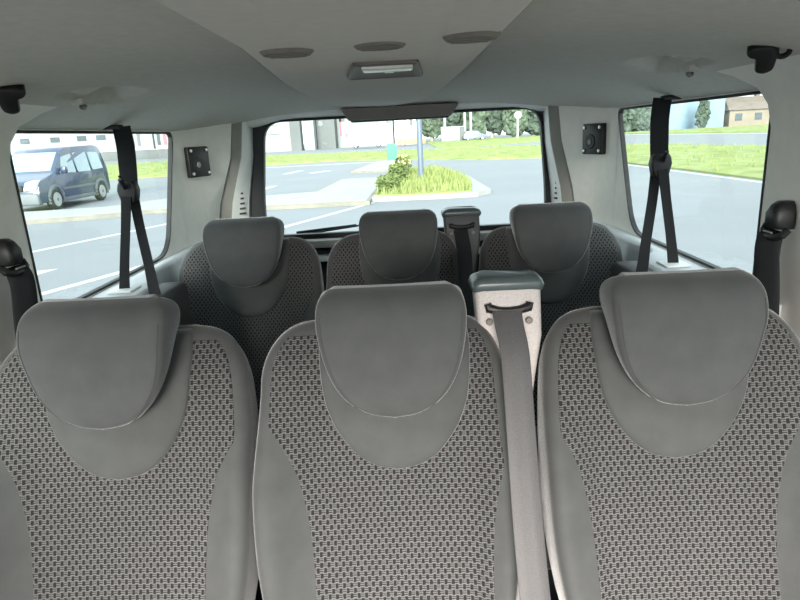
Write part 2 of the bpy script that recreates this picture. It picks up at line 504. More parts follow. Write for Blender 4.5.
# belt towers bolted to the middle seats
def belt_tower(seat, body_mat, w0, w1, label):
    loc = lambda x, y, z: Vector((x, y, z)) - BASE
    bm = bmesh.new()
    sec = []
    for z, xa, xb, y0, y1 in ((.62, .165, .205, .80, .88), (1.0, .165, .212, .90, .965), (1.22, .160, .226, .950, 1.005), (1.33, .153, .244, .974, 1.032), (1.40, .148, .258, .990, 1.048), (1.478, .143, .257, 1.000, 1.060), (1.488, .144, .256, 1.005, 1.056)):
        L = round_poly([(xa, y0), (xb, y0), (xb, y1), (xa, y1)], .010, 4)
        sec.append([loc(x, y, z + (.006 * (1 - ((x - .2) / .06) ** 2) if z > 1.45 else 0)) for x, y in L])
    loft(bm, sec)
    t = mesh_obj('belt_tower', bm, body_mat, seat, sharp=40); t['label'] = label
    bm = bmesh.new()
    sec = []
    for z, g in ((1.476, -.004), (1.479, .003), (1.490, .006), (1.497, .003), (1.500, -.006)):
        L = round_poly([(.143 - g, .998 - g), (.257 + g, .998 - g), (.257 + g, 1.062 + g), (.143 - g, 1.062 + g)], .014, 4)
        sec.append([loc(x, y, z + .010 * (1 - ((x - .200) / .062) ** 2)) for x, y in L])
    loft(bm, sec)
    mesh_obj('tower_cap', bm, M['tower_cap'], t, sharp=50)
    # belt mouth: dark slot with raised round ends
    bm = bmesh.new()
    pts = [(.164, .994, 1.461), (.166, .992, 1.453), (.182, .990, 1.449), (.200, .989, 1.448), (.218, .990, 1.449), (.234, .992, 1.453), (.236, .994, 1.461)]
    tube(bm, [loc(*p) for p in pts], [.007, .0085, .007, .0065, .007, .0085, .007], 10)
    mesh_obj('belt_slot', bm, M['black'], t)
    for x in (.166, .234):
        bm = bmesh.new(); cyl(bm, loc(x, .988, 1.430), (0, -1, .3), .006, .008, 14, .0015)
        mesh_obj('screw', bm, M['vent'], t)
    return t
belt_tower(seatB, M['tower'], 0, 0, 'beige speckled belt tower with teal grey cap')
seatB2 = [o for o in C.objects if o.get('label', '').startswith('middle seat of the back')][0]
belt_tower(seatB2, M['tower_shaded'], 0, 0, 'belt tower of the back row, colour darkened for shade')

def strap(name, pts, widths, wdirs, mat, parent=None, th=.0014, sub=6):
    """flat webbing along smooth points"""
    P = [Vector(p) for p in pts]; n = len(P)
    def cr(A, i, t):
        a, b, c, d = A[max(0, i - 1)], A[i], A[i + 1], A[min(n - 1, i + 2)]
        return .5 * (2 * b + (c - a) * t + (2 * a - 5 * b + 4 * c - d) * t * t + (3 * b - a - 3 * c + d) * t ** 3)
    W = [Vector(w).normalized() for w in wdirs]
    ctr, wid, wd = [], [], []
    for i in range(n - 1):
        for k in range(sub):
            t = k / sub
            ctr.append(cr(P, i, t)); wid.append(widths[i] * (1 - t) + widths[i + 1] * t); wd.append((W[i] * (1 - t) + W[i + 1] * t).normalized())
    ctr.append(P[-1]); wid.append(widths[-1]); wd.append(W[-1])
    loops = []
    for i in range(len(ctr)):
        t = (ctr[min(i + 1, len(ctr) - 1)] - ctr[max(0, i - 1)]).normalized()
        w = (wd[i] - t * wd[i].dot(t)).normalized(); nn = t.cross(w)
        h = wid[i] / 2
        loops.append([ctr[i] + w * a * h + nn * b * th for a, b in ((-1, .3), (-.94, 1), (-.3, .8), (.3, .8), (.94, 1), (1, .3), (1, -.3), (.94, -1), (.3, -.8), (-.3, -.8), (-.94, -1), (-1, -.3))])
    return mesh_obj(name, loft(bmesh.new(), loops), mat, parent, sharp=50)

X = (1, 0, 0)
o = strap('seat_belt', [(.200, .982, 1.450), (.201, .962, 1.430), (.205, .925, 1.385), (.203, .862, 1.28), (.202, .800, 1.165), (.204, .735, 1.045), (.20, .62, .93), (.19, .52, .875)],
          [.050, .049, .048, .047, .047, .047, .047, .045], [(1, 0, 0), (1, .05, 0), (1, .1, 0), (1, .15, 0), (1, .1, 0), (1, .1, 0), X, X], M['web_grey'])
tag(o, 'grey webbing belt running down from the beige belt tower over the middle seat', 'seat belt')
o = strap('seat_belt', [(.200, .982 + ROW, 1.450), (.201, .962 + ROW, 1.430), (.205, .925 + ROW, 1.385), (.203, .862 + ROW, 1.28), (.202, .800 + ROW, 1.165), (.204, .735 + ROW, 1.045)],
          [.044, .044, .044, .044, .044, .044], [(1, 0, 0)] * 6, M['web_black'])
tag(o, 'black webbing belt running down from the shade-darkened belt tower of the back row', 'seat belt')

# buckle stalk between the seats, low down
for (x, y, z, lab) in ((.225, .60, .885, 'black belt buckle low beside the middle seat, left of the right seat'), (.262, .60, .875, 'black belt buckle at the lower inner edge of the right front seat')):
    r = thing('belt_buckle', lab, 'belt buckle', (x, y + .02, .845), 0)
    b = boxo('buckle_body', (-.014, -.012, .03), (.014, .012, .10), M['black'], r, .005)
    boxo('stalk', (-.008, -.004, -.06), (.008, .004, .035), M['web_black'], r, .002)
    boxo('release_button', (-.009, -.014, .088), (.009, .006, .104), M['dark'], r, .002)

# ------------------------------------------------------------------ van shell
def ceil_z(x, y):
    z = 1.882 - .077 * (abs(x) / .74) ** 4
    if y > 1.95: z -= .036 * ((y - 1.95) / .5) ** 2
    # handle scoops above the side windows
    for sx in (-1, 1):
        cx, cy = sx * .60, 1.28
        a = (y - cy) / .125; b = (x * sx - .60) / .11          # b<0 towards the cabin centre
        if b < .02 and a * a + b * b < 1:
            z += .055 * (1 - (a * a + b * b) ** .9) * smooth(.02, -.025, b)
    return z
bm = bmesh.new()
xs = [-.76 + 1.52 * i / 152 for i in range(153)]
ys = [-1.15 + 3.63 * i / 290 for i in range(291)]
lowg = [[bm.verts.new((x, y, ceil_z(x, y))) for x in xs] for y in ys]
for i in range(len(ys) - 1):
    for j in range(len(xs) - 1): bm.faces.new((lowg[i][j], lowg[i][j + 1], lowg[i + 1][j + 1], lowg[i + 1][j]))
hi = [[bm.verts.new((x, y, 1.96)) for x in (xs[0], xs[-1])] for y in (ys[0], ys[-1])]
bm.faces.new((hi[0][0], hi[0][1], hi[1][1], hi[1][0]))
bm.faces.new(lowg[0][::-1] + [hi[0][0], hi[0][1]]); bm.faces.new(lowg[-1] + [hi[1][1], hi[1][0]])
bm.faces.new([r[0] for r in lowg] + [hi[1][0], hi[0][0]]); bm.faces.new([r[-1] for r in lowg][::-1] + [hi[0][1], hi[1][1]])
struct(mesh_obj('ceiling', bm, M['headliner'], sharp=50))
struct(boxo('floor', (-.80, -1.75, .44), (.80, 2.52, .50), M['carpet'], None, 0))

# side walls : local (x,y)->(world y,z)
WIN = round_poly([(1.225, 1.405), (1.935, 1.405), (2.02, 1.58), (2.115, 1.795), (1.225, 1.797)], [.03, .085, .10, .04, .02], 8)
FDOOR = round_poly([(-1.45, 1.36), (-.42, 1.36), (-.42, 1.78), (-1.08, 1.78)], .05, 6)
SLIDE = round_poly([(-.25, 1.36), (.80, 1.36), (.80, 1.79), (-.15, 1.79)], .05, 6)
for s, side, wn in ((-1, 'left', 1), (1, 'right', 2)):
    mt = Matrix(((0, 0, 1, s * .759), (1, 0, 0, 0), (0, 1, 0, 0), (0, 0, 0, 1)))
    wall = struct(plate('wall_' + side, [(-1.30, .44), (2.42, .44), (2.42, 1.90), (-1.10, 1.90), (-1.75, 1.25), (-1.75, .44)], [WIN, SLIDE, FDOOR], .012, M['cream'], None, mt))
    mg = Matrix(((0, 0, 1, s * .7555), (1, 0, 0, 0), (0, 1, 0, 0), (0, 0, 0, 1)))
    w = struct(plate('window_%d' % wn, WIN, [], .004, M['glass_rear'], None, mg))
    mf = Matrix(((0, 0, 1, s * .7555), (1, 0, 0, 0), (0, 1, 0, 0), (0, 0, 0, 1)))
    frame_ring('gasket', WIN, .006, .014, M['rubber'], w, Matrix(((0, 0, 1, s * .7585), (1, 0, 0, 0), (0, 1, 0, 0), (0, 0, 0, 1))))
    w2 = struct(plate('window_%d' % (wn + 3), SLIDE, [], .004, M['glass'], None, mg))
    frame_ring('gasket', SLIDE, .012, .009, M['rubber'], w2, mf)
    # pillar between sliding door and side window, flaring into the headliner
    bm = bmesh.new(); sec = []
    for z, x, ya, yb in ((.50, .738, .95, 1.185), (1.40, .738, .965, 1.185), (1.62, .735, .965, 1.185), (1.72, .730, .96, 1.185), (1.77, .718, .95, 1.19), (1.80, .700, .935, 1.20), (1.825, .672, .92, 1.24), (1.845, .632, .91, 1.28), (1.875, .575, .90, 1.31)):
        L = round_poly([(s * x, ya), (s * x, yb), (s * .7525, yb + .034), (s * .7525, ya)], [.028, .02, .001, .001], 5)
        sec.append([(a, b, z) for a, b in L])
    struct(mesh_obj('trim_%d' % wn, loft(bm, sec), M['cream'], None, sharp=60))
    # two small notches at the pillar top
    # D-pillar panel with its grey strip and the pale inner trim by the tailgate
    dl = .033 if s < 0 else 0
    lo = [(.7525, 2.10), (.747, 2.20), (.728 + dl * .4, 2.29), (.700 + dl, 2.36)]
    up = [(.7525, 2.10), (.727, 2.19), (.680, 2.275), (.610, 2.36)]
    def corner(name, lo, up, mat, z0=.5, z1=1.865):
        bm = bmesh.new(); sec = []
        for k in range(9):
            t = k / 8; z = z0 + (z1 - z0) * t
            g = smooth(1.35, 1.84, z)
            L = [(s * (a[0] * (1 - g) + b[0] * g), a[1] * (1 - g) + b[1] * g) for a, b in zip(lo, up)]
            L = L + [(s * .7525, 2.50)] if name else L
            sec.append([(x, y, z) for x, y in L])
        return struct(mesh_obj(name, loft(bm, sec), mat, None, sharp=30))
    corner('trim_%d' % (wn + 2), lo, up, M['cream'])
    corner('trim_%d' % (wn + 4), [(.703 + dl, 2.372), (.655 + dl, 2.388), (.655 + dl, 2.49)], [(.612, 2.372), (.578, 2.388), (.578, 2.49)], M['strip'])
    t = corner('trim_%d' % (wn + 6), [(.655 + dl, 2.387), (.645 + dl * .8, 2.40), (.624, 2.440), (.624, 2.49)], [(.580, 2.387), (.577 - dl * .3, 2.40), (.575 - dl * .5, 2.440), (.575 - dl * .5, 2.49)], M['light_trim'])
    for k in range(5):
        z = 1.47 + .020 * k
        boxo('slot', (min(s * .620, s * .650), 2.406 + dl * .1, z), (max(s * .620, s * .650), 2.440, z + .007), M['black'], t, 0)
    # ledge under the side window, its dark bin lid and the panel below
    LP = round_poly([(s * .7535, 1.10), (s * .635, 1.10), (s * .635, 1.57), (s * .720, 1.67), (s * .720, 2.37), (s * .7535, 2.37)], [.001, .001, .05, .05, .001, .001], 5)
    bm = bmesh.new(); cc = Vector((s * .7535, 1.7))
    loft(bm, [[(x + (s * ins if abs(x) < .74 else 0), y, z) for x, y in LP] for z, ins in ((.5, 0), (1.385, 0), (1.396, .003), (1.402, .012))])
    bmesh.ops.triangulate(bm, faces=[f for f in bm.faces if len(f.verts) > 4])
    l = struct(mesh_obj('trim_%d' % (wn + 8), bm, M['ledge'], None, sharp=50))
    b = boxo('bin_lid', (min(s * .575, s * .655), 1.36, .9), (max(s * .575, s * .655), 1.60, 1.392), M['ledge_dark'], l, .018, 3)
    bm = bmesh.new(); tube(bm, [(s * .637, 1.2, 1.378), (s * .637, 1.4, 1.378), (s * .637, 1.56, 1.378)], .005, 8); mesh_obj('edge_seal', bm, M['rubber'], l)

struct(boxo('wall_front', (-.7525, -1.72, .50), (.7525, -1.45, 1.22), M['dark'], None, .03))
# tailgate wall, window, header
TWIN = round_poly([(-.556, 1.365), (.598, 1.365), (.598, 1.50), (.570, 1.826), (-.520, 1.826), (-.556, 1.50)], [.05, .05, .2, .075, .075, .2], 8)
mt = Matrix(((1, 0, 0, 0), (0, 0, -1, 2.475), (0, 1, 0, 0), (0, 0, 0, 1)))
struct(plate('wall_rear', [(-.76, .46), (.76, .46), (.76, 1.90), (-.76, 1.90)], [TWIN], .03, M['dark'], None, mt))
mg = Matrix(((1, 0, 0, 0), (0, 0, -1, 2.486), (0, 1, 0, 0), (0, 0, 0, 1)))
w = struct(plate('window_3', TWIN, [], .004, M['glass_rear'], None, mg))
frame_ring('gasket', TWIN, .007, .03, M['rubber'], w, Matrix(((1, 0, 0, 0), (0, 0, -1, 2.462), (0, 1, 0, 0), (0, 0, 0, 1))))
# pale header trim over the tailgate window
bm = bmesh.new(); sec = []
for i in range(25):
    x = -.585 + 1.195 * i / 24
    e = smooth(.40, .60, abs(x - .02)) 
    zb = 1.829 - .030 * e ** 1.5
    sec.append([(x, 2.452, zb), (x, 2.425, zb + .006), (x, 2.405, zb + .020), (x, 2.40, zb + .06), (x, 2.452, zb + .06)])
struct(mesh_obj('trim_11', loft(bm, sec), M['light_trim'], None, sharp=50))
struct(boxo('trim_12', (-.52, 2.405, 1.262), (.58, 2.458, 1.285), M['light_trim'], None, .006))
struct(boxo('trim_13', (-.615, 2.40, 1.318), (.66, 2.458, 1.352), M['strip'], None, .010))
# high brake light housing hanging below the header
r = thing('brake_light_housing', 'brown grey tapered housing hanging over the middle of the rear window', 'brake light housing', (.02, 2.40, 1.855))
bm = bmesh.new()
loft(bm, [[(x, y, z) for x, y in round_poly([(-a, y0), (b, y0), (b, .05), (-a, .05)], .006, 3)] for z, a, b, y0 in ((-.004, .222, .222, -.045), (-.012, .216, .220, -.045), (-.045, .196, .196, -.035), (-.049, .190, .190, -.030))])
h = mesh_obj('housing', bm, M['chmsl'], r, sharp=30)
boxo('lower_edge', (-.186, -.024, -.054), (.186, .045, -.047), M['black'], h, .002)

# square plates with four screws on the rear panels
for s, lab in ((-1, 'small square black plate with screws, left of the rear window'), (1, 'small square black plate with screws, right of the rear window')):
    nrm = Vector((-s, -.42, 0)).normalized()
    r = thing('speaker_plate', lab, 'speaker plate', (s * .7135, 2.205, 1.690) if s < 0 else (s * .709, 2.215, 1.698), math.atan2(nrm.y, nrm.x) - PI / 2, 'square plates on the rear panels')
    # local +y is the outward normal into the cabin
    bm = bmesh.new(); box(bm, (-.053, -.012, -.053), (.053, .012, .053), .005)
    p = mesh_obj('plate', bm, M['black'], r)
    for x in (-.040, .040):
        for z in (-.040, .040):
            bm = bmesh.new(); cyl(bm, (x, .013, z), (0, 1, 0), .006, .006, 14, .0015); mesh_obj('screw', bm, M['steel'], r)
    bm = bmesh.new(); cyl(bm, (.008, .012, -.008), (0, 1, 0), .026, .006, 24, .002); mesh_obj('speaker_cone', bm, M['dark'], r)
    bm = bmesh.new(); cyl(bm, (.010, .015, -.010), (0, 1, 0), .010, .006, 16, .002); mesh_obj('dust_cap', bm, M['strip'], r)

# roof console with air vents and reading lamp
r = thing('roof_console', 'long rounded overhead console down the middle of the ceiling', 'overhead console', (0, .9, 1.882))
def console_outline(g):
    pts = []
    L = [(-.086, -.42), (-.088, .37), (-.112, .65), (-.140, .955), (-.158, 1.30)]
    Rr = [(.124, 1.16), (.130, .90), (.134, .60), (.136, .43), (.142, -.42)]
    def q(a, b, c, n=9): return [tuple((1 - t) ** 2 * Vector(a) + 2 * t * (1 - t) * Vector(b) + t * t * Vector(c)) for t in [i / n for i in range(1, n)]]
    pts = L + q(L[-1], (-.172, 1.62), (-.115, 1.74)) + [(-.115, 1.74)] + q((-.115, 1.74), (-.03, 1.88), (.040, 1.78)) + [(.040, 1.78)] + q((.040, 1.78), (.115, 1.62), Rr[0]) + Rr
    pts = [(.043 + (x - .043) * 1.25, y * 1.25 if y > 0 else y * 1.7) for x, y in pts]; out = []
    n = len(pts)
    for i, p in enumerate(pts):
        a = Vector(pts[max(0, i - 1)]); b = Vector(pts[min(n - 1, i + 1)]); t = (b - a).normalized(); nn = Vector((t.y, -t.x))
        out.append(tuple(Vector(p) + nn * g))
    return out
ZP = -.032      # underside of the console below the ceiling
bm = bmesh.new()
loft(bm, [[(x, y - .9, z) for x, y in console_outline(g)] for g, z in ((-.004, .004), (-.001, ZP + .016), (.0, ZP + .009), (.004, ZP + .003), (.012, ZP))])
body = mesh_obj('console_body', bm, M['pod'], r, sharp=30)
kx = lambda x: .043 + (x - .043) * 1.25
# raised flanks on either side of the centre channel (channel runs forward from the lamp)
for side, a0, a1, b0, b1 in ((-1, -.082, -.030, -.104, -.050), (1, .064, .128, .076, .120)):
    bm = bmesh.new(); sec = []
    for k in range(13):
        t = k / 12; y = -.70 + 1.70 * t
        xa = kx(a0 + (b0 - a0) * t); xb = kx(a1 + (b1 - a1) * t)
        h = .012 * (1 - smooth(.46, .76, t)) + .0004
        sec.append([(xa, y - .9, ZP + .001), (xa + .010, y - .9, ZP - h * .6), (xa + .022, y - .9, ZP - h), (xb - .022, y - .9, ZP - h), (xb - .008, y - .9, ZP - h * .5), (xb, y - .9, ZP + .001)])
    mesh_obj('flank', loft(bm, sec), M['pod'], r, sharp=50)
for (x, y, lab) in ((-.066, .605, 'left air vent'), (.022, .60, 'middle air vent'), (.104, .572, 'right air vent')):
    x = kx(x); y *= 1.25; z = ZP - (.0008 if abs(x - .02) > .05 else -.001)
    bm = bmesh.new()
    cyl(bm, (x, y - .9, z + .0015), (0, 0, 1), .032, .010, 32, .004)
    v = mesh_obj('air_vent', bm, M['vent'], r); v['label'] = lab
    for k in range(3):
        boxo('louvre', (x - .026 + .004 * abs(k - 1), y - .9 - .015 + .013 * k, z - .0045), (x + .024 - .004 * abs(k - 1), y - .9 - .011 + .013 * k, z - .003), M['lampframe'], v, 0)
bm = bmesh.new()
co_ = console_outline(.004)
tube(bm, [(x, y - .9, ZP + .007) for x, y in co_], .0035, 6); mesh_obj('edge_seal', bm, M['lampframe'], r)
bm = bmesh.new()
loft(bm, [[(kx(x), y * 1.25 - .9, z) for x, y in round_poly([(-.012 - g, .722 - g), (.058 + g, .726 - g), (.068 + g, .885 + g), (-.034 - g, .885 + g)], .006, 4)] for g, z in ((.002, ZP + .002), (.002, ZP - .004), (-.001, ZP - .006), (-.008, ZP - .004))])
lamp = mesh_obj('reading_lamp', bm, M['lampframe'], r, sharp=30); lamp['label'] = 'brown bezel of the roof lamp'
bm = bmesh.new(); box(bm, (kx(-.006), .735 * 1.25 - .9, ZP - .009), (kx(.054), .775 * 1.25 - .9, ZP - .002), .003); mesh_obj('lamp_lens', bm, M['lens'], lamp)
bm = bmesh.new(); box(bm, (kx(.019), .782 * 1.25 - .9, ZP - .0085), (kx(.031), .795 * 1.25 - .9, ZP - .002), .002); mesh_obj('switch', bm, M['lens'], lamp)

# coat hooks below the scoops
for s, lab in ((-1, 'small beige coat hook in the headliner recess above the left window'), (1, 'small beige coat hook in the headliner recess above the right window')):
    r = thing('coat_hook', lab, 'coat hook', (s * .612, 1.28, ceil_z(s * .618, 1.28)), 0, 'coat hooks')
    bm = bmesh.new()
    loft(bm, [[(x, y, z) for x, y in round_poly([(-a, -b), (a, -b), (a, b), (-a, b)], .004, 3)] for z, a, b in ((.006, .016, .032), (-.004, .013, .026), (-.007, .008, .018))])
    mesh_obj('hook_base', bm, M['headliner'], r)
    bm = bmesh.new(); tube(bm, [(0, -.008, -.004), (-s * .004, -.018, -.011), (-s * .012, -.026, -.013), (-s * .018, -.030, -.009)], [.005, .0045, .004, .0035], 8)
    mesh_obj('hook', bm, M['vent'], r)

# black clips under the pillar flares
for s, lab in ((1, 'black clip with a loop on the right pillar top by the ceiling'), (-1, 'black clip at the left photo edge on the pillar top')):
    r = thing('belt_clip', lab, 'belt clip', (s * .600 if s > 0 else -.585, 1.0, 1.838), 0, 'black clips on the pillar tops')
    q = Vector((0, 0, 1)).rotation_difference(Vector((-s * .55, -.45, -.70)))
    G = lambda x, y, z: tuple(q @ Vector((x, y, z)))
    # outline in the clip's own plane: x across, y up the wall
    O = [(-.028, .020), (-.018, .026), (.010, .030), (.022, .016), (.018, -.026), (.004, -.034), (-.010, -.030), (-.014, .004), (-.028, .006)]
    O = [(x * s, y) for x, y in O]
    ex = Vector(G(1, 0, 0)); 
    right = Vector((.93, -.36 * s, 0)); nrm = Vector((-s * .40, -.70, -.60)).normalized()
    right = (right - nrm * right.dot(nrm)).normalized(); upv = nrm.cross(right)
    if upv.z < 0: upv = -upv
    H = lambda x, y, z: tuple(right * x * .88 + upv * y * .80 + nrm * z)
    bm = bmesh.new()
    loft(bm, [[H(x * k, y * k, z) for x, y in round_poly(O, .006, 3)] for z, k in ((-.030, 1), (.006, 1), (.011, .92), (.013, .78))])
    bmesh.ops.triangulate(bm, faces=[f for f in bm.faces if len(f.verts) > 4])
    mesh_obj('clip_body', bm, M['black'], r, sharp=40)
    bm = bmesh.new(); tube(bm, [H(s * (.026 + .011 * math.cos(a)), .012 + .013 * math.sin(a), .002) for a in [2 * PI * k / 16 for k in range(16)]], .0042, 8, closed=True)
    mesh_obj('loop', bm, M['black'], r)

# middle-row shoulder belts on the pillars
for s, lab in ((-1, 'black shoulder belt and guide on the left pillar, behind the left front seat'), (1, 'black shoulder belt and guide on the right pillar, behind the right front seat')):
    r = thing('shoulder_belt', lab, 'seat belt', (s * .718, 1.102, .62), 0, 'shoulder belts on the pillars')
    z0 = -.62
    bm = bmesh.new()
    loft(bm, [[(s * x, y, z + z0) for x, y in round_poly([(.018, -c), (-.022 * d, -c * .8), (-.022 * d, c * .8), (.018, c)], .010, 4)] for z, c, d in ((1.549, .021, .8), (1.558, .023, 1.0), (1.577, .022, 1.0), (1.592, .017, .7), (1.598, .011, .4))])
    mesh_obj('guide_cover', bm, M['black'], r, sharp=45)
    bm = bmesh.new()
    pts = [(-s * .008, -.036, 1.538), (-s * .016, -.034, 1.528), (-s * .022, -.02, 1.522), (-s * .022, .02, 1.522), (-s * .016, .036, 1.528), (-s * .008, .040, 1.538)]
    tube(bm, [(x, y * .85 - .008, z + z0 + .014) for x, y, z in pts], .007, 8); mesh_obj('belt_guide', bm, M['black'], r)
    bm = bmesh.new(); tube(bm, [(-s * .0255, -.020, 1.5445 + z0), (-s * .0255, .006, 1.5445 + z0)], .0018, 6); mesh_obj('guide_rivet', bm, M['steel'], r)
    strap('webbing', [(-s * .016, -.010, 1.545 + z0), (-s * .026, -.012, 1.515 + z0), (-s * .020, -.020, 1.40 + z0), (-s * .016, -.024, 1.2 + z0), (-s * .012, -.02, .9 + z0), (-s * .008, -.02, .0)],
          [.044, .047, .050, .050, .05, .05], [(-s * .5, 1, 0)] * 6, M['web_black'], r, .002)
    strap('webbing', [(-s * .004, .0, 1.545 + z0), (-s * .010, .0, 1.515 + z0), (-s * .006, .002, 1.40 + z0), (-s * .004, .004, 1.1 + z0), (-s * .002, .012, .9 + z0), (.004, .012, .0)],
          [.05] * 6, [(0, 1, 0)] * 6, M['web_black'], r, .002)

# rear-row side belts hanging in front of the side windows
for s, lab in ((-1, 'black belt hanging from the ceiling across the left side window'), (1, 'black belt hanging from the ceiling across the right side window')):
    r = thing('hanging_belt', lab, 'seat belt', (s * .685, 1.46, 1.402), 0, 'belts hanging across the side windows')
    z0 = -1.402; y0 = -1.46; X0 = .685
    L = lambda x, y, z: (s * (x - X0), y + y0, z + z0)
    strap('upper_webbing', [L(.706, 1.636, 1.804), L(.694, 1.615, 1.755), L(.686, 1.590, 1.70), L(.680, 1.568, 1.655)], [.045, .045, .044, .042], [(1, -s * .35, 0)] * 4, M['web_black'], r, .004)
    boxo('belt_mount', tuple(min(a, b) for a, b in zip(L(.704, 1.622, 1.799), L(.752, 1.650, 1.811))), tuple(max(a, b) for a, b in zip(L(.704, 1.622, 1.799), L(.752, 1.650, 1.811))), M['black'], r, .004)
    bm = bmesh.new()
    loft(bm, [[L(.680 + x, 1.562 + y, z) for x, y in round_poly([(-a, -.015), (a, -.015), (a, .013), (-a, .013)], .006, 3)] for z, a in ((1.612, .014), (1.622, .021), (1.645, .026), (1.660, .023), (1.668, .018))])
    g = mesh_obj('belt_guide', bm, M['black'], r, sharp=45)
    bm = bmesh.new(); tube(bm, [L(.680, 1.540, 1.655), L(.676, 1.522, 1.665), L(.674, 1.512, 1.676), L(.676, 1.516, 1.684)], [.008, .007, .006, .004], 8); mesh_obj('guide_lever', bm, M['black'], g)
    strap('anchor_webbing', [L(.682, 1.545, 1.630), L(.684, 1.520, 1.56), L(.688, 1.488, 1.47), L(.690, 1.468, 1.407)], [.026, .023, .023, .026], [(1, -s * .2, 0)] * 4, M['web_black'], r, .0025)
    strap('seat_webbing', [L(.676, 1.575, 1.630), L(.660, 1.545, 1.56), L(.628, 1.49, 1.46), L(.605, 1.45, 1.385), L(.560, 1.40, 1.27)], [.026, .024, .024, .028, .036], [(1, -s * .2, 0)] * 5, M['web_black'], r, .0025)
    p = boxo('anchor_plate', tuple(min(a, b) for a, b in zip(L(.660, 1.435, 1.4025), L(.720, 1.500, 1.408))), tuple(max(a, b) for a, b in zip(L(.660, 1.435, 1.4025), L(.720, 1.500, 1.408))), M['light_trim'], r, .002)
    p['label'] = 'pale square anchor plate'

# wiper outside the rear window
r = thing('rear_wiper', 'thin black wiper at the bottom of the rear window', 'wiper', (-.42, 2.505, 1.375))
bm = bmesh.new(); tube(bm, [(-.02, .012, -.006), (.10, .014, .004), (.235, .010, .016)], [.007, .006, .004], 8); mesh_obj('wiper_arm', bm, M['black'], r)
bm = bmesh.new(); tube(bm, [(-.03, .0, -.016), (.12, .0, .0), (.30, .0, .020)], .004, 6); mesh_obj('wiper_blade', bm, M['rubber'], r)

# ------------------------------------------------------------------ outside
bm = bmesh.new()
N = 40
gv = [[bm.verts.new((-140 + 280 * i / N, -60 + 260 * j / N, 0)) for i in range(N + 1)] for j in range(N + 1)]
for j in range(N):
    for i in range(N): bm.faces.new((gv[j][i], gv[j][i + 1], gv[j + 1][i + 1], gv[j + 1][i]))
ground = struct(mesh_obj('ground', bm, M['asphalt'], None))

def slab(name, poly, z0, z1, mat, parent=None, edge=None):
    from mathutils.geometry import tessellate_polygon
    bm = bmesh.new()
    lo_ = [bm.verts.new((x, y, z0)) for x, y in poly]; hi_ = [bm.verts.new((x, y, z1)) for x, y in poly]
    n = len(poly)
    for k in range(n): bm.faces.new((lo_[k], lo_[(k + 1) % n], hi_[(k + 1) % n], hi_[k]))
    for t in tessellate_polygon([[Vector((x, y, 0)) for x, y in poly]]): bm.faces.new([hi_[i] for i in t])
    return mesh_obj(name, bm, mat, parent, smooth=False)

def stripe(a, b, w):
    a, b = Vector(a), Vector(b); t = (b - a).normalized(); n = Vector((-t.y, t.x)) * w / 2
    slab('road_marking', [tuple(a - n), tuple(b - n), tuple(b + n), tuple(a + n)], .001, .006, M['paint'], ground)
stripe((-9.2, 5.3), (-5.1, 15.2), .14)
stripe((-6.3, 3.7), (-.95, 16.3), .14)
stripe((9.75, 6.0), (9.35, 26.5), .16)
stripe((-6.5, 32.6), (-6.1, 35.2), .35); stripe((-5.0, 32.2), (-4.35, 33.6), .5); stripe((-5.5, 22.0), (-5.35, 24.2), .3)
stripe((-14, 41.5), (-.6, 41.5), .35)
slab('road_marking', [(-6.7, 7.6), (-6.0, 8.6), (-6.15, 8.75), (-5.45, 9.05), (-5.62, 8.25), (-5.78, 8.42), (-6.5, 7.45)], .001, .006, M['paint'], ground)
stripe((36, 62), (31, 92), 1.1)
# pavements with kerbs
isl = [(-15, 14.0), (-10, 15.1), (-8.4, 15.5), (-6.9, 16.3), (-3.8, 15.75), (-1.8, 15.8), (-1.0, 15.75), (-.75, 24.4), (-2.7, 24.7), (-3.0, 19.4), (-4.5, 18.9), (-7.9, 19.6), (-9.0, 17.9), (-10.6, 17.6), (-15, 17.2)]
def shrink(poly, d):
    c = []
    n = len(poly)
    area = sum(poly[i - 1][0] * poly[i][1] - poly[i][0] * poly[i - 1][1] for i in range(n))
    for i in range(n):
        a = Vector(poly[i - 1]); p = Vector(poly[i]); b = Vector(poly[(i + 1) % n])
        t = ((p - a).normalized() + (b - p).normalized()).normalized(); nn = Vector((-t.y, t.x)) * (1 if area > 0 else -1)
        c.append(tuple(p + nn * d))
    return c
pav = struct(slab('pavement', isl, 0, .11, M['kerb']))
slab('paving', shrink(isl, .14), .10, .118, M['paving'], pav)
up = [(-2.8, 30.2), (-2.0, 41.0), (.2, 41.0), (-.35, 29.3)]
pav = struct(slab('pavement', up, 0, .10, M['kerb'])); slab('paving', shrink(up, .14), .09, .108, M['paving'], pav)

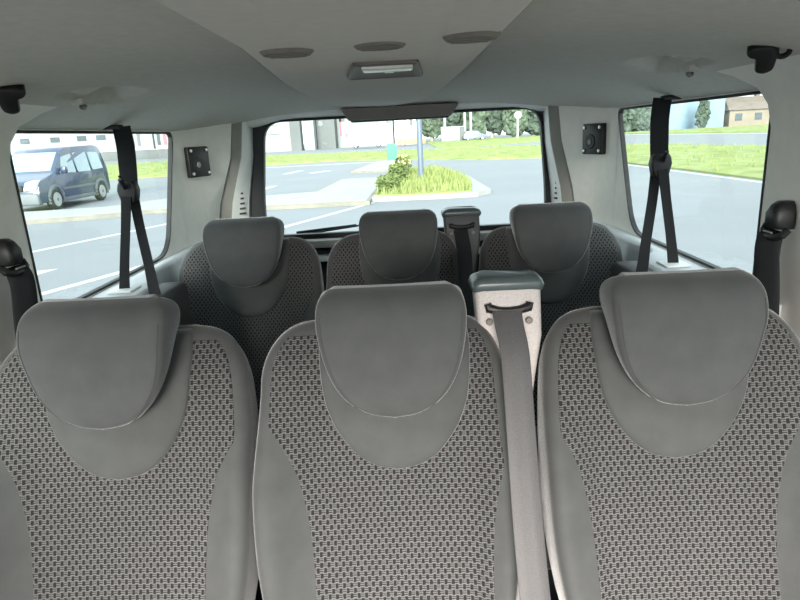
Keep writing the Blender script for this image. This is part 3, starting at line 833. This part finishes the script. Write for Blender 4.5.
# verges and traffic island
def turf(name, poly, z, label, bumps=.05, blades=0, bh=.12):
    bm = bmesh.new()
    vs = [bm.verts.new((x, y, z)) for x, y in poly]
    from mathutils.geometry import tessellate_polygon
    for t in tessellate_polygon([[v.co for v in vs]]): bm.faces.new([vs[i] for i in t])
    for _ in range(5):
        es = [e for e in bm.edges if e.calc_length() > .9]
        if not es or len(bm.verts) > 9000: break
        bmesh.ops.subdivide_edges(bm, edges=es, cuts=1); bmesh.ops.triangulate(bm, faces=[f for f in bm.faces if len(f.verts) > 3])
    for v in bm.verts:
        if not v.is_boundary: v.co.z += bumps * (.6 + noise.noise(Vector((v.co.x * .8, v.co.y * .8, 3))))
    low = bmesh.ops.extrude_edge_only(bm, edges=[e for e in bm.edges if e.is_boundary])
    for g in low['geom']:
        if isinstance(g, bmesh.types.BMVert): g.co.z = 0
    fs = [f for f in bm.faces if f.normal.z > .5]
    if blades:
        bm.faces.ensure_lookup_table()
        w = [f.calc_area() for f in fs]
        for f in random.choices(fs, w, k=blades):
            a, b, c = [v.co for v in f.verts][:3]
            r1, r2 = random.random(), random.random()
            if r1 + r2 > 1: r1, r2 = 1 - r1, 1 - r2
            p = a + (b - a) * r1 + (c - a) * r2
            an = random.uniform(0, 2 * PI); d = Vector((math.cos(an), math.sin(an), 0)) * .03
            h = bh * random.uniform(.5, 1.3); q = Vector((random.uniform(-.04, .04), random.uniform(-.04, .04), h))
            bm.faces.new((bm.verts.new(p - d), bm.verts.new(p + d), bm.verts.new(p + q)))
    o = mesh_obj(name, bm, M['grass'], None, smooth=False)
    o['kind'] = 'stuff'; o['label'] = label; o['category'] = 'grass'
    return o
turf('grass', [(-60, 39), (-17.5, 35.8), (-13.3, 36.5), (-10.6, 44.9), (-5.1, 46.7), (-.5, 42.9), (4.4, 37), (7.9, 35.5), (9.4, 30), (9.75, 24), (9.85, 17), (10.1, 5), (10.4, -20),
               (24, -20), (21.6, 20), (20.2, 35.2), (18.9, 41.5), (17.1, 50.3), (15.5, 58), (8, 62), (-.8, 66), (-7.6, 68), (-19, 74), (-34, 68), (-60, 70)], .06,
     'bright green grass verge running behind and along the right of the road', .10, 5000, .16)
turf('grass', [(3.4, 71), (7.7, 67), (15.7, 75), (27, 85), (31, 98), (26, 116), (3.4, 118)], .06, 'far green lawn under the trees beyond the road', .15)
turf('grass', [(36.8, 62), (33, 91), (32, 104), (75, 104), (75, 60), (60, 30), (41, 30)], .06, 'distant green strip before the pale blue building', .15)
island = [(-.92, 16.7), (.9, 16.6), (1.75, 16.8), (2.0, 19), (2.0, 22.5), (1.6, 26.8), (1.0, 27.6), (-.3, 27.0), (-.68, 22)]
pav = struct(slab('kerb_island', [(-.98, 16.5), (.9, 16.4), (1.9, 16.5), (2.35, 17.2), (2.3, 22.5), (1.9, 27.0), (1.0, 27.9), (-.4, 27.2), (-.72, 22)], 0, .12, M['paving']))
turf('grass', island, .15, 'small grass patch on the kerbed traffic island behind the van', .10, 2600, .2)

def shrub(name, c, size, n, mat, label, group, leaf=.10, flowers=0):
    r = thing(name, label, 'shrub', c, 0, group)
    bm = bmesh.new()
    for _ in range(n):
        a, z = random.uniform(0, 2 * PI), random.random() ** .7
        rr = math.sqrt(random.random()) * math.sqrt(max(.08, 1 - (z - .35) ** 2))
        p = Vector((size[0] * rr * math.cos(a), size[1] * rr * math.sin(a), size[2] * z + .03))
        d = Vector((random.gauss(0, 1), random.gauss(0, 1), random.gauss(.6, .6))).normalized(); e = d.orthogonal().normalized()
        l = leaf * random.uniform(.6, 1.3)
        bm.faces.new([bm.verts.new(p + d * x * l + e * y * l) for x, y in ((-.5, 0), (0, -.25), (.6, 0), (0, .25))])
    mesh_obj('foliage', bm, mat, r, smooth=False)
    bm = bmesh.new()
    for k in range(5):
        a = 2 * PI * k / 5; tube(bm, [(0, 0, 0), (size[0] * .3 * math.cos(a), size[1] * .3 * math.sin(a), size[2] * .7)], [.012, .005], 5)
    mesh_obj('stem', bm, M['bark'], r)
    if flowers:
        bm = bmesh.new()
        for _ in range(flowers):
            a = random.uniform(0, 2 * PI); s = random.random()
            p = Vector((size[0] * .8 * s * math.cos(a), size[1] * .8 * s * math.sin(a), size[2] * random.uniform(.6, 1.1)))
            bmesh.ops.create_icosphere(bm, subdivisions=1, radius=random.uniform(.04, .07), matrix=Matrix.Translation(p))
        mesh_obj('blossoms', bm, M['blossom'], r)
    return r
shrub('shrub', (-.55, 17.8, .14), (.36, .7, .42), 800, M['leaf'], 'olive green shrub at the left end of the traffic island', 'island shrubs', .12)
shrub('shrub', (-.30, 19.6, .16), (.32, .6, .62), 800, M['leaf'], 'green shrub under the teal bollard sign on the island', 'island shrubs', .12)
shrub('flowering_shrub', (-.15, 22.2, .2), (.35, .4, .75), 500, M['leaf'], 'shrub with pale yellow blossoms on the traffic island', 'island shrubs', .10, 30)

r = thing('island_bollard', 'small bollard with a teal sign face standing on the traffic island', 'bollard', (-.48, 21.3, .16))
bm = bmesh.new(); cyl(bm, (0, 0, .35), (0, 0, 1), .075, .70, 18, .02); mesh_obj('bollard_base', bm, M['blossom'], r)
bm = bmesh.new(); cyl(bm, (0, 0, .98), (0, 0, 1), .045, .85, 16, .01); mesh_obj('post', bm, M['pale_pole'], r)
bm = bmesh.new(); loft(bm, [[(x, y, z) for x, z in round_poly([(-.17, .72), (.13, .76), (.20, 1.0), (.10, 1.29), (-.17, 1.29)], .05, 4)] for y in (-.075, -.050)]); mesh_obj('sign_face', bm, M['teal'], r)

r = thing('lamp_post', 'blue grey lamp post standing on the traffic island', 'lamp post', (.475, 20.8, .14))
bm = bmesh.new(); cyl(bm, (0, 0, 3.5), (0, 0, 1), .095, 7.0, 20, .01); mesh_obj('post', bm, M['pole'], r)
bm = bmesh.new(); cyl(bm, (0, 0, .10), (0, 0, 1), .13, .2, 20, .02); mesh_obj('post_base', bm, M['pole'], r)
bm = bmesh.new(); tube(bm, [(0, 0, 6.95), (0, -.3, 7.2), (0, -1.0, 7.3)], .05, 10); mesh_obj('lamp_arm', bm, M['pole'], r)
bm = bmesh.new(); box(bm, (-.14, -1.6, 7.24), (.14, -.95, 7.36), .04); mesh_obj('lamp_head', bm, M['pale_pole'], r)

for x, y, h, lab in ((6.9, 111, 9, 'pale thin pole left of the white box beyond the road'), (10.45, 111, 9.5, 'left one of two pale poles close together before the trees'), (11.5, 111, 9.5, 'right one of two pale poles close together before the trees')):
    r = thing('flag_pole', lab, 'pole', (x, y, .0), 0, 'pale poles before the trees')
    bm = bmesh.new(); cyl(bm, (0, 0, h / 2), (0, 0, 1), .24, h, 14, .03); mesh_obj('post', bm, M['pale_pole'], r)
    bm = bmesh.new(); cyl(bm, (0, 0, .2), (0, 0, 1), .4, .4, 14, .05); mesh_obj('post_base', bm, M['pale_pole'], r)
r = thing('road_sign', 'round pale road sign on a post before the trees', 'road sign', (18.2, 102, 0))
bm = bmesh.new(); cyl(bm, (0, 0, 1.9), (0, 0, 1), .20, 3.8, 14, .02); mesh_obj('post', bm, M['pale_pole'], r)
bm = bmesh.new(); cyl(bm, (0, -.24, 3.75), (0, 1, 0), .60, .08, 26, .02); mesh_obj('sign_face', bm, M['pale_pole'], r)

# trees
def tree(x, y, h, w, mat, label, trunk_h=2.2, lean=0, group='trees beyond the road', nblob=20, name='tree', cat='tree'):
    r = thing(name, label, cat, (x, y, 0), random.uniform(0, 6), group)
    bm = bmesh.new(); tube(bm, [(0, 0, 0), (.05, .05, h * .3), (.0, .1, h * .7)], [w * .06 + .08, w * .05 + .06, .05], 8); mesh_obj('trunk', bm, M['bark'], r)
    bm = bmesh.new()
    for k in range(nblob):
        a = 2.4 * k; t = (k + .5) / nblob
        rr = w * .36 * math.sin(PI * (.18 + .75 * t)) * (.5 + .5 * random.random()); p = Vector((rr * math.cos(a), rr * math.sin(a), trunk_h + (h - trunk_h) * t))
        sz = w * (.24 - .07 * t) * random.uniform(.8, 1.2)
        res = bmesh.ops.create_icosphere(bm, subdivisions=3, radius=1)
        for v in res['verts']:
            d = 1 + .45 * noise.noise(v.co * 2.0 + Vector((k * 7, x, y))) + .30 * noise.noise(v.co * 5 + Vector((k, x, 0)))
            v.co = p + Vector((v.co.x * sz * d, v.co.y * sz * d, v.co.z * sz * d * 1.15))
    mesh_obj('crown', bm, mat, r, smooth=False)
    return r
tl = ['dark bushy tree, leftmost of the row beyond the road', 'green tree behind the white box', 'tree standing behind the twin poles', 'broad tree in the middle of the far row, right of the twin poles',
      'tree left of the round road sign', 'tree behind the round road sign', 'tree at the far right end of the row seen in the rear window']
for k in range(7):
    tree(4.9 + 4.0 * k, 118.5 + (k % 2) * 4, 11.5 + random.uniform(-1, 2), 5.6, M['crown'] if k % 2 else M['crown2'], tl[k], 1.6 if k % 3 else 2.1, nblob=26)
for k, (x, lab) in enumerate(((35.5, 'dark tree at the left edge of the right window'), (39.5, 'dense dark tree behind the belt in the right window'), (42.6, 'dark tree left of the pale blue building'))):
    tree(x, 112 + k, 6.0, 4.9, M['crown'], lab, .9)
tree(49.9, 106, 5.2, 2.3, M['crown'], 'slender dark tree in front of the pale blue building', .6, nblob=26)

# buildings
def building(name, label, lo, hi, mat, windows, group=None, cat='building', flat=True, side='y'):
    r = thing(name, label, cat, ((lo[0] + hi[0]) / 2, (lo[1] + hi[1]) / 2, 0), 0, group)
    ox, oy = r.location.x, r.location.y
    boxo('wall', (lo[0] - ox, lo[1] - oy, 0), (hi[0] - ox, hi[1] - oy, hi[2]), mat, r, 0)
    if flat: boxo('roof', (lo[0] - ox, lo[1] - oy - .2, hi[2]), (hi[0] - ox, hi[1] - oy + .2, hi[2] + .3), M['grey_wall'], r, .05)
    for (x, z, w, h, m) in windows:
        f = boxo('window', (x - ox - w / 2, lo[1] - oy - .06, z), (x - ox + w / 2, lo[1] - oy + .05, z + h), M[m], r, 0)
    return r
rowz = [(x, 3.2, 1.5, .8, 'win_dark') for x in (-60.9, -56, -51.7, -48.6)] + [(x, 7, 1.6, 1.4, 'win_dark') for x in (-60, -54, -48, -42)]
building('hall', 'long white hall behind the parked blue van', (-72, 98.5, 0), (-40.4, 112, 10), M['white_wall'], rowz + [(-43.6, 1.8, .5, 2.2, 'grey_wall'), (-42.6, 2.0, .5, 2.0, 'grey_wall')])
g = thing('forecourt_wall', 'low grey wall in front of the white hall', 'wall', (-52, 96, 0))
boxo('wall', (-14, -.2, 0), (15.5, .2, 1.35), M['grey_wall'], g, .03); boxo('coping', (-14, -.27, 1.35), (15.5, .27, 1.45), M['pale_pole'], g, .02)
building('kiosk', 'white building end at the right of the left window', (-40.3, 99.0, 0), (-33.0, 108, 9), M['white_wall'], [(-39.6, 2.0, .5, 2.3, 'win_dark'), (-38.6, 2.0, .5, 2.3, 'red'), (-37.9, 2.0, .3, 2.3, 'grey_wall')])
building('shop_building', 'white windowless building at the left of the rear window', (-29.5, 98, 0), (-18.3, 110, 9), M['white_wall'], [(-21.5, 2.6, 3.0, .12, 'grey_wall'), (-21.5, 4.0, 3.0, .12, 'grey_wall')])
building('gate_tower', 'narrow grey column between two white fronts', (-18.1, 97, 0), (-16.5, 99, 9), M['grey_wall'], [])
building('shop_building', 'white block right of the grey column', (-16.3, 98.5, 0), (-14.6, 110, 9), M['white_wall'], [])
building('annex', 'grey annex with a red edge behind the white block', (-14.5, 101, 0), (-11.55, 112, 9), M['grey_wall'], [(-13.8, 3.6, .8, .8, 'win_dark'), (-13.2, .6, 1.0, .5, 'win_dark')])
building('warehouse', 'large white building with small dark windows behind the white van', (-11.5, 104, 0), (-2.2, 118, 9.5), M['white_wall'], [(-10.9, 1.9, .3, 4.5, 'red'), (-9.6, 1.7, 1.0, .5, 'win_dark'), (-8.5, 1.9, .6, .5, 'win_dark'), (-9.3, 4.6, .5, .7, 'win_dark'), (-10.6, 4.2, .9, .8, 'grey_wall'), (-2.9, 3.6, .8, 1.4, 'win_dark')])
building('tower_block', 'pale grey building front between the white van and the lamp post', (-2.0, 106, 0), (1.6, 118, 10), M['light_trim'], [(-.2, 3.0, .8, 4.0, 'pale_pole'), (.9, 3.0, .5, 4.0, 'grey_wall')])
building('blue_building', 'large pale blue building in the right side window', (46.0, 111, 0), (56.0, 125, 11), M['blue_wall'], [])
# beige house with a pitched roof
r = thing('house', 'beige house with a brown pitched roof beyond the road at right', 'house', (61.5, 114, 0))
boxo('wall', (-4.8, -3.5, 0), (5.5, 3.5, 2.9), M['beige_wall'], r, 0)
bm = bmesh.new(); loft(bm, [[(x, -4.0, 2.8), (x, 4.0, 2.8), (x2, 0, 5.1)] for x, x2 in ((-5.2, -4.2), (6, 5))]); mesh_obj('roof', bm, M['roof_tile'], r, smooth=False)
for x in (-3.2, .2, 3.5):
    boxo('window', (x - .6, -3.56, 1.0), (x + .6, -3.45, 2.2), M['win_dark'], r, 0)
boxo('chimney', (1.5, .2, 4.2), (2.2, .9, 5.9), M['roof_tile'], r, .02)

r = thing('container_box', 'white box container on the far lawn left of the twin poles', 'container', (7.9, 108, .1))
boxo('container_body', (-1.9, -1.1, 0), (1.3, 1.1, 2.3), M['white_wall'], r, .04); boxo('container_end', (1.32, -1.1, .05), (2.1, 1.1, 2.25), M['grey_wall'], r, .04)
boxo('lid', (-1.95, -1.15, 2.3), (2.15, 1.15, 2.42), M['pale_pole'], r, .03)

# ---- vehicles
def wheel(parent, x, y, r_, w, sgn, name='wheel'):
    bm = bmesh.new(); cyl(bm, (x, y, r_), (1, 0, 0), r_, w, 28, .04); o = mesh_obj(name, bm, M['tyre'], parent)
    bm = bmesh.new(); cyl(bm, (x + sgn * w * .47, y, r_), (1, 0, 0), r_ * .66, .05, 24, .012); h = mesh_obj('wheel_rim', bm, M['rim'], o)
    bm = bmesh.new(); cyl(bm, (x + sgn * w * .54, y, r_), (1, 0, 0), r_ * .18, .03, 16, .008); mesh_obj('hub_cap', bm, M['car_grey'], h)

def car(name, label, cat, loc, rz, prof, width, paint, wheels, wr, taper, win_side, shield, extras=True):
    """prof: (y,z) outline from front bottom round the top to rear bottom; y=0 front"""
    r = thing(name, label, cat, loc, rz)
    hw = width / 2
    zt = max(z for _, z in prof); zb = .95
    def wx(z): return hw * (1 - taper * smooth(zb, zt, z))
    P = round_poly(prof, .16, 4)
    bm = bmesh.new()
    secs = []
    for f, ins in ((-1, .09), (-1, .035), (-1, 0), (1, 0), (1, .035), (1, .09)):
        c = Vector((sum(p[0] for p in P) / len(P), sum(p[1] for p in P) / len(P)))
        L = []
        for y, z in P:
            q = Vector((y, z)); k = {0.09: .05, .035: .015, 0: 0}[ins]
            q = q + (c - q).normalized() * k
            L.append((f * (wx(z) - (.0 if ins == 0.09 else ins * 0 + (0.0 if ins == .09 else -.0))) * (1 if ins == .09 else (.985 if ins == .035 else .94)), q.x, q.y))
        secs.append(L)
    secs = [secs[0], secs[1], secs[2], secs[3], secs[4], secs[5]]
    # order the sections across the width
    secs.sort(key=lambda L: sum(p[0] for p in L))
    loft(bm, secs)
    body = mesh_obj('body', bm, M[paint], r, sharp=40)
    for sgn in (-1, 1):
        for w in win_side:
            bm = bmesh.new()
            loft(bm, [[(sgn * (wx(z) + e), y, z) for y, z in round_poly(w, .05, 3)] for e in (-.02, .008)])
            mesh_obj('side_window', bm, M['car_glass'], body)
    (y0, z0), (y1, z1) = shield
    n = Vector((0, -(z1 - z0), y1 - y0)).normalized()
    bm = bmesh.new()
    L = [(-wx(z0) * .86, y0, z0), (wx(z0) * .86, y0, z0), (wx(z1) * .86, y1, z1), (-wx(z1) * .86, y1, z1)]
    loft(bm, [[tuple(Vector(p) + n * e) for p in L] for e in (-.02, .012)]); mesh_obj('windscreen', bm, M['car_glass'], body)
    for (y) in wheels:
        for sgn in (-1, 1):
            wheel(r, sgn * (hw - .09), y, wr, .2, sgn)
            if extras:
                bm = bmesh.new(); pts = [(sgn * (hw - .015), y + (wr + .07) * math.cos(a), wr + (wr + .07) * math.sin(a)) for a in [PI * k / 12 for k in range(-1, 14)]]
                tube(bm, pts, .065, 8); mesh_obj('wheel_arch', bm, M['car_grey'], r)
    return r, body, wx

prof = [(.02, .28), (.0, .62), (.10, .92), (.98, 1.14), (1.72, 1.74), (2.0, 1.90), (3.9, 1.93), (4.28, 1.84), (4.40, 1.10), (4.42, .30)]
van, body, wx = car('blue_van', 'dark blue small van parked beyond the left window', 'van', (-11.8, 17.85, .0), 0, prof, 1.80, 'blue_paint', (.86, 3.72), .33, .14,
      [[(1.32, 1.10), (1.66, 1.60), (2.25, 1.68), (2.25, 1.08)], [(2.38, 1.08), (2.38, 1.70), (3.2, 1.72), (3.2, 1.08)], [(3.34, 1.10), (3.34, 1.70), (4.0, 1.68), (4.08, 1.12)]], ((1.04, 1.19), (1.70, 1.74)))
boxo('bumper', (-.88, -.06, .24), (.88, .22, .60), M['car_grey'], van, .06, 3)
boxo('sill', (-.91, 1.25, .22), (.91, 3.35, .36), M['car_grey'], van, .03)
for s in (-1, 1):
    bm = bmesh.new(); loft(bm, [[(s * (x * 1), y, z) for x, z in round_poly([(.46, .68), (.86, .72), (.88, .98), (.56, .92)], .04, 3)] for y in (-.03, .22)]); mesh_obj('headlamp', bm, M['headlamp'], van)
    bm = bmesh.new(); box(bm, (min(s * .90, s * 1.08), 1.30, 1.10), (max(s * .90, s * 1.08), 1.48, 1.30), .04); mesh_obj('wing_mirror', bm, M['blue_paint'], van)
    boxo('door_trim', (min(s * .885, s * .915), 1.3, .58), (max(s * .885, s * .915), 3.3, .66), M['car_grey'], van, .01)
boxo('grille', (-.42, -.03, .66), (.42, .10, .84), M['tyre'], van, .03); boxo('number_plate', (-.27, -.085, .38), (.27, -.05, .50), M['white_paint'], van, .005)

prof = [(.02, .30), (.0, .75), (.15, 1.0), (.95, 1.15), (1.75, 1.85), (2.1, 2.0), (4.9, 2.0), (5.1, 1.85), (5.15, .9), (5.12, .30)]
wv, body, wx = car('white_van', 'white van parked in front of the white building', 'van', (-3.0, 87, .15), rad(90), prof, 1.9, 'white_paint', (.95, 4.1), .34, .12,
      [[(1.35, 1.15), (1.75, 1.70), (2.4, 1.76), (2.4, 1.12)], [(2.55, 1.12), (2.55, 1.76), (3.6, 1.76), (3.6, 1.12)], [(3.75, 1.12), (3.75, 1.76), (4.85, 1.74), (4.9, 1.15)]], ((1.02, 1.2), (1.73, 1.83)), False)
boxo('bumper', (-.92, -.06, .26), (.92, .2, .6), M['white_paint'], wv, .05)
prof = [(.02, .25), (.0, .6), (.1, .85), (1.1, .98), (1.8, 1.40), (3.2, 1.42), (4.0, 1.0), (4.2, .9), (4.22, .25)]
wv, body, wx = car('orange_car', 'low orange brown car parked left of the lamp post far away', 'car', (2.8, 92, .0), rad(90), prof, 1.75, 'orange', (.8, 3.4), .31, .18,
      [[(1.35, .95), (1.85, 1.33), (3.1, 1.33), (3.5, .98)]], ((1.15, 1.0), (1.78, 1.38)), False)
prof = [(.02, .28), (.0, .65), (.1, .9), (.95, 1.05), (1.55, 1.55), (3.4, 1.58), (3.95, 1.0), (4.0, .28)]
wv, body, wx = car('grey_car', 'pale grey car parked below the twin poles far away', 'car', (13.6, 106, .1), rad(90), prof, 1.75, 'pole', (.8, 3.2), .31, .18,
      [[(1.2, 1.0), (1.6, 1.45), (3.3, 1.45), (3.6, 1.0)]], ((1.0, 1.07), (1.53, 1.52)), False)

# ------------------------------------------------------------------ light, camera, colour
w = bpy.data.worlds.new('overcast_sky'); bpy.context.scene.world = w; w.use_nodes = True
nt = w.node_tree; bg = nt.nodes['Background']
tc = node(nt, 'ShaderNodeTexCoord'); sx = node(nt, 'ShaderNodeSeparateXYZ'); nt.links.new(tc.outputs['Generated'], sx.inputs[0])
rp = node(nt, 'ShaderNodeValToRGB'); nt.links.new(sx.outputs[2], rp.inputs[0])
rp.color_ramp.elements[0].position = 0; rp.color_ramp.elements[0].color = (.93, .98, 1, 1)
rp.color_ramp.elements[1].position = 1; rp.color_ramp.elements[1].color = (.80, .90, 1, 1)
nt.links.new(rp.outputs[0], bg.inputs['Color']); bg.inputs['Strength'].default_value = .85
sun = bpy.data.lights.new('soft_sun', 'SUN'); sun.energy = 4.0; sun.angle = rad(28); sun.color = (1, .93, .86)
so = bpy.data.objects.new('soft_sun', sun); C.objects.link(so); so.rotation_euler = (rad(72), 0, rad(-4))

cam = bpy.data.cameras.new('camera'); co = bpy.data.objects.new('camera', cam); C.objects.link(co)
cam.sensor_width = 36; cam.lens = 27; cam.clip_start = .02; cam.clip_end = 600
co.matrix_world = Matrix.Translation((.043, 0, 1.75)) @ Matrix.Rotation(rad(1.4), 4, 'Z') @ Matrix.Rotation(rad(90 - 15.45), 4, 'X') @ Matrix.Rotation(rad(-3.0), 4, 'Z')
sc = bpy.context.scene; sc.camera = co
sc.view_settings.view_transform = 'Standard'; sc.view_settings.look = 'None'; sc.view_settings.gamma = 1; sc.view_settings.use_curve_mapping = False
sc.view_settings.exposure = 1.85
sc.cycles.max_bounces = 10; sc.cycles.diffuse_bounces = 6; sc.cycles.transparent_max_bounces = 16
sc.cycles.use_denoising = True
